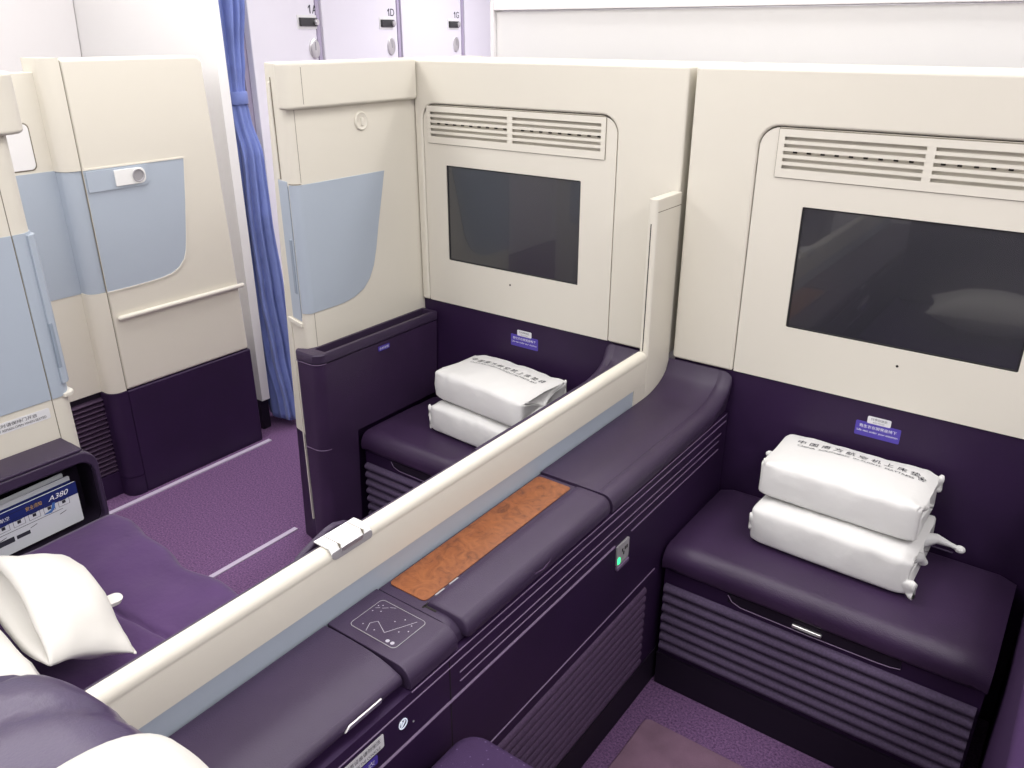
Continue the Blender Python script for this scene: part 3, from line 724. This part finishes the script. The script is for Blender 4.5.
def safety_card(label, y0, x0, lean, roll, front, w=0.36, h=0.15):
    t = thing('safety_card', label, 'card', (x0, y0, 0.5125), 'safety cards in the magazine rack')
    U = Vector((0, cos(roll), sin(roll))); Vv = Vector((-sin(lean), -sin(roll) * cos(lean), cos(roll) * cos(lean))).normalized()
    N = U.cross(Vv).normalized(); O = Vector((x0, y0, 0.5125))
    q = lambda u, v, d=0: O + U * u + Vv * v + N * d
    g = G(); pts = rrect(-w, 0, 0, h, 0.004, 3)
    g.loft([[q(a, b, 0) for a, b in pts], [q(a, b, 0.0012) for a, b in pts]])
    body = build(g, 'card_sheet', CARDW, t)
    e = 0.0016
    def flat(name, polys, mat):
        g = G()
        for p in polys: g.add([q(a, b, e) for a, b in p], [list(range(len(p)))])
        return build(g, name, mat, t)
    R4 = lambda a, b, c, d: [(a, c), (b, c), (b, d), (a, d)]
    if not front:
        flat('printed_band', [R4(-w, 0, h - 0.022, h - 0.012)], NAVY); return t
    flat('printed_band', [R4(-w, 0, h - 0.034, h - 0.001)], NAVY)
    g = G(); e2 = 0.002
    text_into(g, 'A380', 0.044, 0.013, q(-0.043, h - 0.017, e2), U, Vv, eps=0, shear=0.35)
    text_into(g, '中国南方航空', 0.062, 0.010, q(-0.185, h - 0.019, e2), U, Vv, eps=0)
    build(g, 'lettering', INKW, t)
    g = G(); text_into(g, '安全须知', 0.036, 0.011, q(-0.100, h - 0.017, e2), U, Vv, eps=0); build(g, 'lettering', GOLD, t)
    flat('aeroplane_picture', [[(-0.085, h - 0.052), (-0.066, h - 0.046), (-0.060, h - 0.030), (-0.054, h - 0.030), (-0.057, h - 0.046), (-0.066, h - 0.054)]], SKYB)
    P = []
    for k in range(9):
        a = -0.022 - k * 0.034
        for r_, (c, d) in enumerate(((0.062, 0.084),)):
            P += [R4(a - 0.026, a, c, c + 0.0008), R4(a - 0.026, a, d, d + 0.0008), R4(a - 0.026, a - 0.0252, c, d), R4(a - 0.0008, a, c, d)]
            P.append(R4(a - 0.017, a - 0.009, c + 0.006, c + 0.014)); P.append(R4(a - 0.021, a - 0.006, c + 0.015, c + 0.0165))
        if k % 2 == 0: P.append([(a - 0.028, 0.044), (a - 0.012, 0.048), (a - 0.012, 0.0465), (a - 0.028, 0.0425)])
    P += [R4(-0.30, -0.04, 0.055, 0.0562), R4(-0.20, -0.09, 0.100, 0.1015), R4(-0.23, -0.195, 0.028, 0.042), R4(-0.19, -0.155, 0.028, 0.042), R4(-0.15, -0.12, 0.03, 0.04)]
    flat('pictogram', P, INK)
    return t
safety_card('white safety card with a navy header at the front of the rack', 0.742, -1.834, -0.08, 0.03, True, w=0.30, h=0.112)
safety_card('safety card standing directly behind the front card in the rack', 0.738, -1.848, -0.07, 0.035, False, w=0.30, h=0.124)
safety_card('rearmost safety card in the rack, a sliver of it showing', 0.734, -1.864, -0.05, 0.05, False, w=0.22, h=0.128)

# ------------------------------------------------------------------ far suite seat with quilt and pillows
st = thing('suite_recliner', 'seat beyond the divider made up with a purple quilt', 'seat', (-1.45, 0.4, 0), 'seats of the middle suites')
build(G().box(-1.775, -1.13, -0.15, 0.74, 0.0, 0.30), 'seat_base', DARKP, st, bevel=0.01)
build(G().box(-1.79, -1.125, -0.10, 0.755, 0.302, 0.478), 'seat_cushion', DOTF, st, bevel=0.03, seg=4)
g = G().prism([(-0.40, 0.30), (-0.18, 0.30), (-0.34, 1.02), (-0.50, 1.02)], 'x', -1.78, -1.13)
build(g, 'backrest', LEATHER, st, bevel=0.03, seg=4)
g = G(); rows = []; NX, NY = 64, 200
for j in range(NY + 1):
    s = j / NY; L = 1.30 * s
    row = []
    for i in range(NX + 1):
        u = i / NX; x = -1.797 + 0.675 * u
        wob = 0.010 * sin(u * 9.0 + 0.6) + 0.006 * sin(u * 23)
        yf = 0.802 + wob - 0.012 * u
        run = yf - (-0.12)
        if L < run - 0.03: y, z = -0.12 + L, 0.508
        else:
            a = min(1, (L - run + 0.03) / 0.06); y = yf - 0.03 + 0.03 * sin(a * pi / 2) + 0.004 * sin(u * 30) * max(0, L - run - 0.03) * 6; z = 0.508 - 0.03 * (1 - cos(a * pi / 2)) - max(0, L - run - 0.03)
        p = Vector((x, y, z))
        z += 0.006 * noise.noise(Vector((x * 5, y * 7, 1.3))) + 0.004 * noise.noise(Vector((x * 14, y * 11, 4.0)))
        z -= 0.010 * math.exp(-((y - 0.615 + 0.015 * sin(u * 4)) / 0.006) ** 2) * (L < run) * (u > 0.3)
        z += 0.004 * (L < run)
        row.append((x, y, max(z, 0.03)))
    rows.append(row)
g.loft(rows, cap=False, closed=False)
q = tag(build(g, 'quilt', QUILT, None, solid=0.010, sharp=180), 'purple quilt spread over the seat beyond the divider', 'quilt')

def pillow(label, M, Lx, Ly, H, seed, opened, tab=False):
    """puffed pillowcase; local x runs from its closed seam (+) to its open end (-)"""
    g = G(); m = 36; rings = []
    off = Vector((seed * 2.7, seed, seed * 3.9))
    def ringat(u, hh, wy, inset=0.0):
        out = []
        for k in range(m):
            a = 2 * pi * k / m
            cy = math.copysign(abs(cos(a)) ** 0.75, cos(a)); sz = math.copysign(abs(sin(a)) ** 1.15, sin(a))
            y = (wy - inset) * cy; z = (hh - inset) * sz * (1 - 0.35 * abs(cy) ** 3)
            p = Vector((u * Lx / 2, y, z))
            p += Vector((0, 0.006, 0.008 * (1 if sz > 0 else -1))) * noise.noise(p * 11 + off) + Vector((0, 0, 0.005)) * noise.noise(p * 26 + off)
            out.append(M @ p)
        return out
    N = 26
    for i in range(N + 1):
        u = 1 - 2 * i / N
        f = (1 - max(0, u) ** 4) ** 0.6
        f2 = (1 - max(0, -u) ** 3 * (0.45 if opened else 1.0)) ** 0.6
        hh = max(0.004, H / 2 * f * f2)
        wy = Ly / 2 * (1 - 0.10 * (1 - u * u)) 
        rings.append(ringat(u, hh, wy))
    if opened:
        for k, u in enumerate((-1.02, -1.0, -0.9, -0.75, -0.6)):
            rings.append(ringat(u, H / 2 * (0.60 - 0.09 * k), Ly / 2 * (1 - 0.03 * k), 0.004))
    g.loft(rings)
    o = build(g, 'pillow', WHITEF, None, sharp=180)
    if tab:
        pts = rrect(0.0, 0.036, -0.014, 0.014, (0.002, 0.012, 0.012, 0.002), 5)
        build(G().loft([[M @ Vector((Lx / 2 - 0.014 + a, 0.040 + b, -(0.016 + z + a * 0.45))) for a, b in pts] for z in (-0.004, 0.004)]), 'fabric_tab', WHITEF, o)
    return tag(o, label, 'pillow', 'white pillows on the far seat')

def frame_from(c, xdir, ydir):
    X = Vector(xdir).normalized(); Y = Vector(ydir); Y = (Y - X * Y.dot(X)).normalized(); Z = X.cross(Y)
    M = Matrix((X, Y, Z)).transposed().to_4x4(); M.translation = Vector(c); return M
pillow('white pillow with an open end at the front, leaning on another', frame_from((-1.408, 0.486, 0.622), (0.05, 0.72, -0.36), (0.93, -0.16, -0.09)), 0.150, 0.355, 0.12, 2, True, tab=True)
pillow('white pillow behind the open-ended one', frame_from((-1.455, 0.245, 0.650), (0.02, 0.9, -0.20), (1.0, -0.06, 0.0)), 0.29, 0.46, 0.13, 5, False)

# ------------------------------------------------------------------ near seat: cushion, backrest, padded headrest, white cover
ns = thing('suite_recliner', 'near seat with a grey-purple leather headrest under a white cover', 'seat', (-0.34, 0.4, 0), 'seats of the middle suites')
build(G().box(-0.665, -0.015, -0.10, 0.76, 0.0, 0.33), 'seat_base', DARKP, ns, bevel=0.01)
build(G().prism(rrect(-0.680, -0.002, -0.05, 0.803, (0.03, 0.03, 0.045, 0.045), 6), 'z', 0.332, 0.510), 'seat_cushion', DOTF, ns, bevel=0.022, seg=5, limit=50)
build(G().prism([(0.02, 0.515), (0.15, 0.515), (0.19, 0.895), (0.07, 0.895)], 'x', -0.66, -0.02), 'backrest', LEATHER, ns, bevel=0.025, seg=4)
HX, HC = 0.372, -0.343
def head_pt(u, a, out=0.0):
    """u in [-1,1] along the headrest, a around its section"""
    e = max(0.0, 1 - abs(u) ** 5.0) ** (1 / 3.2)
    ry, rz = 0.112 * (0.35 + 0.65 * e), 0.116 * (0.25 + 0.75 * e)
    gx = HC + u * HX
    dip = 0.0
    for sgn in (-1, 1):
        dip += 1.0 * math.exp(-((gx - HC - sgn * 0.318 - sgn * 0.020 * cos(a)) / 0.007) ** 2)
        dip += 0.9 * max(0.0, sin(a)) * math.exp(-((gx - HC - sgn * (0.262 - 0.060 * cos(a))) / 0.016) ** 2)
    k = 0.007 * dip * (1 if not out else 0.3)
    cy = math.copysign(abs(cos(a)) ** 0.72, cos(a)); cz = math.copysign(abs(sin(a)) ** 0.72, sin(a))
    return (gx, 0.128 + (ry - k + out) * cy - 0.012 * (1 - u * u), 1.016 - 0.012 * abs(u) ** 2 * 1.5 + (rz - k + out) * cz)
g = G(); NU, NA = 70, 40
g.loft([[head_pt(-1 + 2 * i / NU * 0.999 + 0.0005, 2 * pi * k / NA) for k in range(NA)] for i in range(NU + 1)])
HEADL = pmat('headrest_leather', (0.056, 0.039, 0.084), 0.31, 0.5, bump=0.12, bscale=350, var=0.08, vscale=6)
hd = build(g, 'headrest', HEADL, ns, sharp=80)
g = G()
u0, u1 = (-0.492 - HC) / HX, (-0.120 - HC) / HX
g.loft([[head_pt(u0 + (u1 - u0) * i / 30, -0.55 + (pi + 1.0) * k / 36, 0.006 + 0.001 * sin(i * 0.9)) for k in range(37)] for i in range(31)], cap=False, closed=False)
COVERM = pmat('cover_cotton', (0.60, 0.585, 0.55), 0.85, 0.15, bump=0.6, bscale=45)
build(g, 'headrest_cover', COVERM, ns, solid=0.005, sharp=180)

pillow('white pillow lying on the near seat, seen as a pale blotch in its screen', frame_from((-0.27, 0.38, 0.597), (0.1, 0.9, 0.05), (1.0, -0.1, 0.0)), 0.34, 0.46, 0.15, 9, False)

# floor mat, right side cabinet
tag(build(G().prism(rrect(-0.642, 0.030, 0.86, 1.452, 0.018, 5), 'z', 0.0005, 0.010), 'floor_mat', MATM, None, bevel=0.004), 'mauve mat lying on the carpet in front of the near ottoman', 'mat')
CABM = pmat('cabinet_fabric', (0.040, 0.018, 0.062), 0.8, 0.15, bump=0.3, bscale=500)
sc_ = thing('side_cabinet', 'dark aubergine cabinet side at the right edge of the near ottoman', 'cabinet', (0.13, 1.4, 0))
build(G().box(0.062, 0.22, 0.50, 1.944, 0.0, 0.74), 'cabinet_body', CABM, sc_, bevel=0.015)
g = G(); g.tube([(0.0615, 1.36, 0.245), (0.061, 1.345, 0.215), (0.061, 1.31, 0.185), (0.061, 1.26, 0.165), (0.061, 1.1, 0.15), (0.061, 0.6, 0.15)], 0.0014, 6)
build(g, 'piping', BEAD, sc_)

# ------------------------------------------------------------------ window suite across the aisle
ws = thing('window_suite_partition', 'cream and blue-grey partition across the aisle with purple base', 'partition', (-2.76, 1.6, 0))
XW = -2.69
up = [(1.335, 0.418), (1.862, 0.418), (1.846, 1.0), (1.832, 1.46)] + arc(1.802, 1.494, 0.030, 0, pi / 2, 5) + [(1.335, 1.524)]
build(G().prism(up, 'x', XW - 0.13, XW), 'upper_panel', CREAM, ws, bevel=0.010, seg=3, limit=50)
low = [(1.335, 0.0), (1.868, 0.0), (1.866, 0.416), (1.335, 0.416)]
build(G().prism(low, 'x', XW - 0.13, XW + 0.004), 'lower_panel', DARKP, ws, bevel=0.006, seg=2)
def pil(z, k=0.0):
    return [(x, y, z) for x, y in [(XW - k, 1.333), (XW - k, 1.315)] + arc(XW - 0.038, 1.315, 0.038 - k, 0, -pi / 2, 8)[1:] + [(XW - 0.12, 1.277 + k), (XW - 0.12, 1.333)]]
build(G().loft([pil(0.418), pil(0.784)]), 'pillar', CREAM, ws, sharp=50)
build(G().loft([pil(0.785, 0.003), pil(1.189, 0.003)]), 'pillar_window', BLUE, ws, sharp=50)
build(G().loft([pil(1.190), pil(1.527)]), 'pillar', CREAM, ws, sharp=50)
build(G().loft([pil(0.0, -0.004), pil(0.075, -0.004)]), 'pillar_foot', DARKP, ws, sharp=50)
build(G().loft([pil(0.078, -0.004), pil(0.4165, -0.004)]), 'pillar_base', DARKP, ws, sharp=50)
g = G(); g.box(XW, XW + 0.0004, 1.333, 1.335, 0.42, 1.52); build(g, 'seam', SEAM, ws)
w1 = [(1.336, 0.785), (1.42, 0.785), (1.495, 0.787)] + [(1.545, 0.790), (1.584, 0.797), (1.615, 0.812), (1.640, 0.838), (1.652, 0.868), (1.662, 0.92), (1.682, 1.05), (1.700, 1.189), (1.336, 1.189)]
big = [(1.3355, 0.7805), (1.42, 0.7805), (1.495, 0.7825), (1.546, 0.7855), (1.587, 0.7925), (1.619, 0.808), (1.645, 0.835), (1.657, 0.866), (1.667, 0.92), (1.687, 1.05), (1.705, 1.1935), (1.3355, 1.1935)]
build(G().frame(big, w1, 'x', XW, XW + 0.003), 'window_border', CREAM2, ws)
build(G().prism(w1, 'x', XW, XW + 0.0015), 'window_panel', BLUE, ws)
lt = build(G().prism(rrect(1.342, 1.558, 1.118, 1.186, (0.003, 0.022, 0.003, 0.003), 5), 'x', XW + 0.0015, XW + 0.0055), 'latch_plate', BLUE, ws, bevel=0.001)
build(G().prism(rrect(1.435, 1.545, 1.127, 1.180, (0.004, 0.020, 0.022, 0.004), 5), 'x', XW + 0.0055, XW + 0.010), 'latch_slider', WPLAST, lt, bevel=0.002)
build(G().disc((XW + 0.010, 1.517, 1.154), (1, 0, 0), 0.021, 0.004, 24, prof=((1, 0), (1, 1.0), (0.9, 1.0), (0.82, 0.2))), 'latch_knob', GREYP, lt)
rl = [(XW + 0.006, 1.352, 0.6855), (XW + 0.008, 1.360, 0.6855), (XW + 0.008, 1.868, 0.6855), (XW + 0.006, 1.874, 0.6855)]
build(G().tube(rl, [0.004, 0.009, 0.009, 0.004], 10), 'hand_rail', CREAM2, ws, sharp=60)
# recessed sliding door behind the pillar
XD = -2.752
d = build(G().box(XD - 0.05, XD, 0.45, 1.333, 0.418, 1.487), 'sliding_door', CREAM, ws, bevel=0.003)
build(G().box(XD, XD + 0.0015, 0.46, 1.32, 0.782, 1.191), 'door_window', BLUE, d)
build(G().prism(rrect(0.80, 1.226, 1.203, 1.340, 0.016, 5), 'x', XD, XD + 0.0025), 'door_insert', WALLC, d, bevel=0.001)
g = G(); g.frame(rrect(0.796, 1.230, 1.199, 1.344, 0.018, 5), rrect(0.80, 1.226, 1.203, 1.340, 0.016, 5), 'x', XD, XD + 0.0006); build(g, 'insert_gap', SEAM, d)
lv = build(G().box(XD - 0.05, XD - 0.012, 0.45, 1.333, 0.0, 0.416), 'louver_panel', PLINTH, ws)
g = G()
for k in range(17):
    z = 0.395 - k * 0.0178
    g.add([(XD - 0.012, 1.00, z), (XD - 0.012, 1.300, z), (XD + 0.002, 1.300, z - 0.0085), (XD + 0.002, 1.00, z - 0.0085),
           (XD - 0.012, 1.00, z - 0.003), (XD - 0.012, 1.300, z - 0.003), (XD + 0.001, 1.300, z - 0.0115), (XD + 0.001, 1.00, z - 0.0115)],
          [(0, 1, 2, 3), (7, 6, 5, 4), (0, 4, 5, 1), (1, 5, 6, 2), (2, 6, 7, 3), (3, 7, 4, 0)])
build(g, 'louver', LOUV, lv)
g = G(); g.box(XD - 0.012, XD + 0.002, 0.99, 1.333, 0.0, 0.095); g.box(XD - 0.012, XD + 0.002, 1.302, 1.333, 0.095, 0.416)
build(g, 'louver_frame', DARKP, lv)

# ------------------------------------------------------------------ curtain
cu = thing('curtain', 'periwinkle blue curtain tied back beside the aisle', 'curtain', (-2.76, 2.05, 0))
keys = [(0.035, -2.742, 0.092, 0.048, 0.20), (0.08, -2.744, 0.093, 0.050, 0.20), (0.35, -2.785, 0.106, 0.058, 0.20), (0.60, -2.812, 0.108, 0.060, 0.20), (0.90, -2.825, 0.100, 0.056, 0.20), (1.15, -2.815, 0.088, 0.050, 0.17),
        (1.30, -2.848, 0.076, 0.046, 0.10), (1.355, -2.852, 0.070, 0.044, 0.05), (1.40, -2.856, 0.072, 0.045, 0.08), (1.50, -2.860, 0.085, 0.050, 0.15), (1.72, -2.878, 0.128, 0.060, 0.20), (2.0, -2.90, 0.16, 0.065, 0.22), (2.30, -2.88, 0.19, 0.07, 0.24)]
def lerp_keys(z):
    for a, b in zip(keys, keys[1:]):
        if a[0] <= z <= b[0]:
            t = (z - a[0]) / (b[0] - a[0]); t = t * t * (3 - 2 * t); return [p + (q - p) * t for p, q in zip(a, b)]
    return list(keys[-1])
g = G(); rings = []; m = 120
zz = [0.035 + (2.30 - 0.035) * i / 90 for i in range(91)]
for z in zz:
    _, xc, rx, ry, am = lerp_keys(z); ring = []
    for k in range(m):
        a = 2 * pi * k / m
        f = 1 + am * sin(13 * a + 0.8 * sin(z * 2.1)) + 0.4 * am * sin(7 * a + 1.0 + z)
        ring.append((xc + rx * f * cos(a) * 0.92, 2.05 + ry * f * sin(a), z + (0.006 * sin(13 * a) if z < 0.04 else 0)))
    rings.append(ring)
g.loft(rings); build(g, 'curtain_fabric', CURT, cu, sharp=180)
g = G(); rings = []
for z, k in ((1.338, 1.04), (1.345, 1.08), (1.378, 1.08), (1.385, 1.04)):
    rings.append([(-2.852 + 0.074 * k * cos(2 * pi * i / 40), 2.05 + 0.046 * k * sin(2 * pi * i / 40), z + 0.006 * cos(2 * pi * i / 40)) for i in range(40)])
g.loft(rings); build(g, 'tie_band', CURT, cu, sharp=60)
build(G().box(-3.0, -2.60, 2.03, 2.07, 2.3005, 2.319), 'curtain_track', WALLW, cu)

# ------------------------------------------------------------------ wardrobes ahead of the aisle, numbered for the suites
LP, LD = Vector((-2.88, 2.16, 0)), Vector((-0.242, 0.970, 0)).normalized()
LN = Vector((LD.y, -LD.x, 0))
def locker(label, s0, s1, num, slock, shand):
    t = thing('wardrobe_locker', label, 'locker', tuple(LP + LD * (s0 + s1) / 2), 'wardrobe lockers by the aisle')
    q = lambda s, z, d=0.0: LP + LD * s + LN * d + Vector((0, 0, z))
    def slab(a, b, z0, z1, d0, d1):
        return G().loft([[q(a, z0, d0), q(b, z0, d0), q(b, z1, d0), q(a, z1, d0)], [q(a, z0, d1), q(b, z0, d1), q(b, z1, d1), q(a, z1, d1)]])
    build(slab(s0 + 0.025, s1 - 0.025, 0.06, 2.25, -0.03, 0.0), 'door', LOCK, t, bevel=0.004)
    build(slab(s0, s1, 0.0, 2.30, -0.06, -0.031), 'carcass', LOCKE, t)
    if num:
        build(slab(s1 - 0.024, s1 - 0.001, 0.06, 2.25, -0.03, 0.004), 'door_edge', LOCKE, t)
        lk = build(slab(shand - 0.075, shand + 0.05, 1.622, 1.656, 0.0, 0.012), 'latch', BLACKP, t, bevel=0.003)
        build(G().disc(q(shand + 0.035, 1.639, 0.012), LN, 0.013, 0.010, 16), 'latch_knob', CHROME, lk)
        build(slab(shand - 0.085, shand + 0.056, 1.612, 1.666, 0.0, 0.003), 'latch_plate', WPLAST, lk)
        lo = build(G().disc(q(slock, 1.531, 0.0), LN, 0.040, 0.008, 24, sx=0.9), 'lock_disc', CHROME, t)
        g = G().loft([[q(slock - 0.004, 1.525, 0.0085), q(slock + 0.004, 1.525, 0.0085), q(slock + 0.004, 1.560, 0.0085), q(slock - 0.004, 1.560, 0.0085)]], cap=True)
        g.f = g.f[1:]; g.mi = g.mi[1:]
        build(g, 'key_slot', GREYP, lo)
        g = G(); o_ = q(shand + 0.03, 1.690, 0.0006); zz_ = Vector((0, 0, 1))
        text_into(g, num[1], 0.038, 0.034, o_ + LD * 0.018, LD, zz_)
        one = [(-0.020, -0.017), (-0.013, -0.017), (-0.013, 0.017), (-0.019, 0.017), (-0.030, 0.008), (-0.030, 0.002), (-0.020, 0.009)]
        g.add([o_ + LD * a + zz_ * b + LN * 0.0006 for a, b in one], [list(range(7))])
        build(g, 'lettering', INK, t)
    return t
locker('white wardrobe locker numbered 1A', 0.02, 0.520, '1A', 0.466, 0.444)
locker('white wardrobe locker numbered 1D', 0.522, 1.235, '1D', 1.136, 1.118)
locker('white wardrobe locker numbered 1G', 1.237, 2.000, '1G', 1.895, 1.878)
locker('plain white wardrobe locker beside the bulkhead', 2.002, 2.75, None, 0, 0)

# ------------------------------------------------------------------ light: cabin ceiling lamps, then added fill lights
def area(name, loc, sx, sy, power, col=(1, 0.985, 0.965), rot=(0, 0, 0)):
    l = bpy.data.lights.new(name, 'AREA'); l.shape = 'RECTANGLE'; l.size = sx; l.size_y = sy; l.energy = power; l.color = col
    o = bpy.data.objects.new(name, l); o.location = loc; o.rotation_euler = rot; COL.objects.link(o); return o
area('cabin_or_fill_light', (-2.35, 0.6, 2.30), 0.5, 3.2, 32)
area('cabin_or_fill_light', (-0.90, 0.3, 2.30), 0.7, 3.0, 33)
area('cabin_or_fill_light', (0.70, 0.2, 2.30), 0.5, 3.0, 38)
area('cabin_or_fill_light', (-1.8, 4.0, 2.30), 1.8, 1.2, 54, (1, 0.98, 1.0))  # fill light added to brighten the lockers, no known fixture
area('cabin_or_fill_light', (-3.15, 0.9, 2.30), 0.35, 2.0, 9)  # fill light added over the window side to lift the sidewall
area('cabin_or_fill_light', (-0.6, 2.43, 2.30), 2.6, 0.2, 12)  # unseen strip light added to brighten the bulkhead behind the units
w = bpy.data.worlds.new('world'); SC.world = w; w.use_nodes = True
w.node_tree.nodes['Background'].inputs['Color'].default_value = (0.9, 0.92, 1.0, 1)
w.node_tree.nodes['Background'].inputs['Strength'].default_value = 0.3

# ------------------------------------------------------------------ camera
cd = bpy.data.cameras.new('camera'); cd.sensor_width = 36.0; cd.lens = 812.0 / 1024 * 36.0; cd.clip_start = 0.02
cam = bpy.data.objects.new('camera', cd); COL.objects.link(cam)
cam.location = (0, 0, 1.6)
cam.rotation_euler = (radians(90 - 23.45), 0, radians(36.2))
SC.camera = cam
SC.view_settings.view_transform = 'Standard'
SC.view_settings.look = 'None'
SC.view_settings.use_curve_mapping = False
SC.view_settings.gamma = 1.0
SC.view_settings.exposure = 0.06
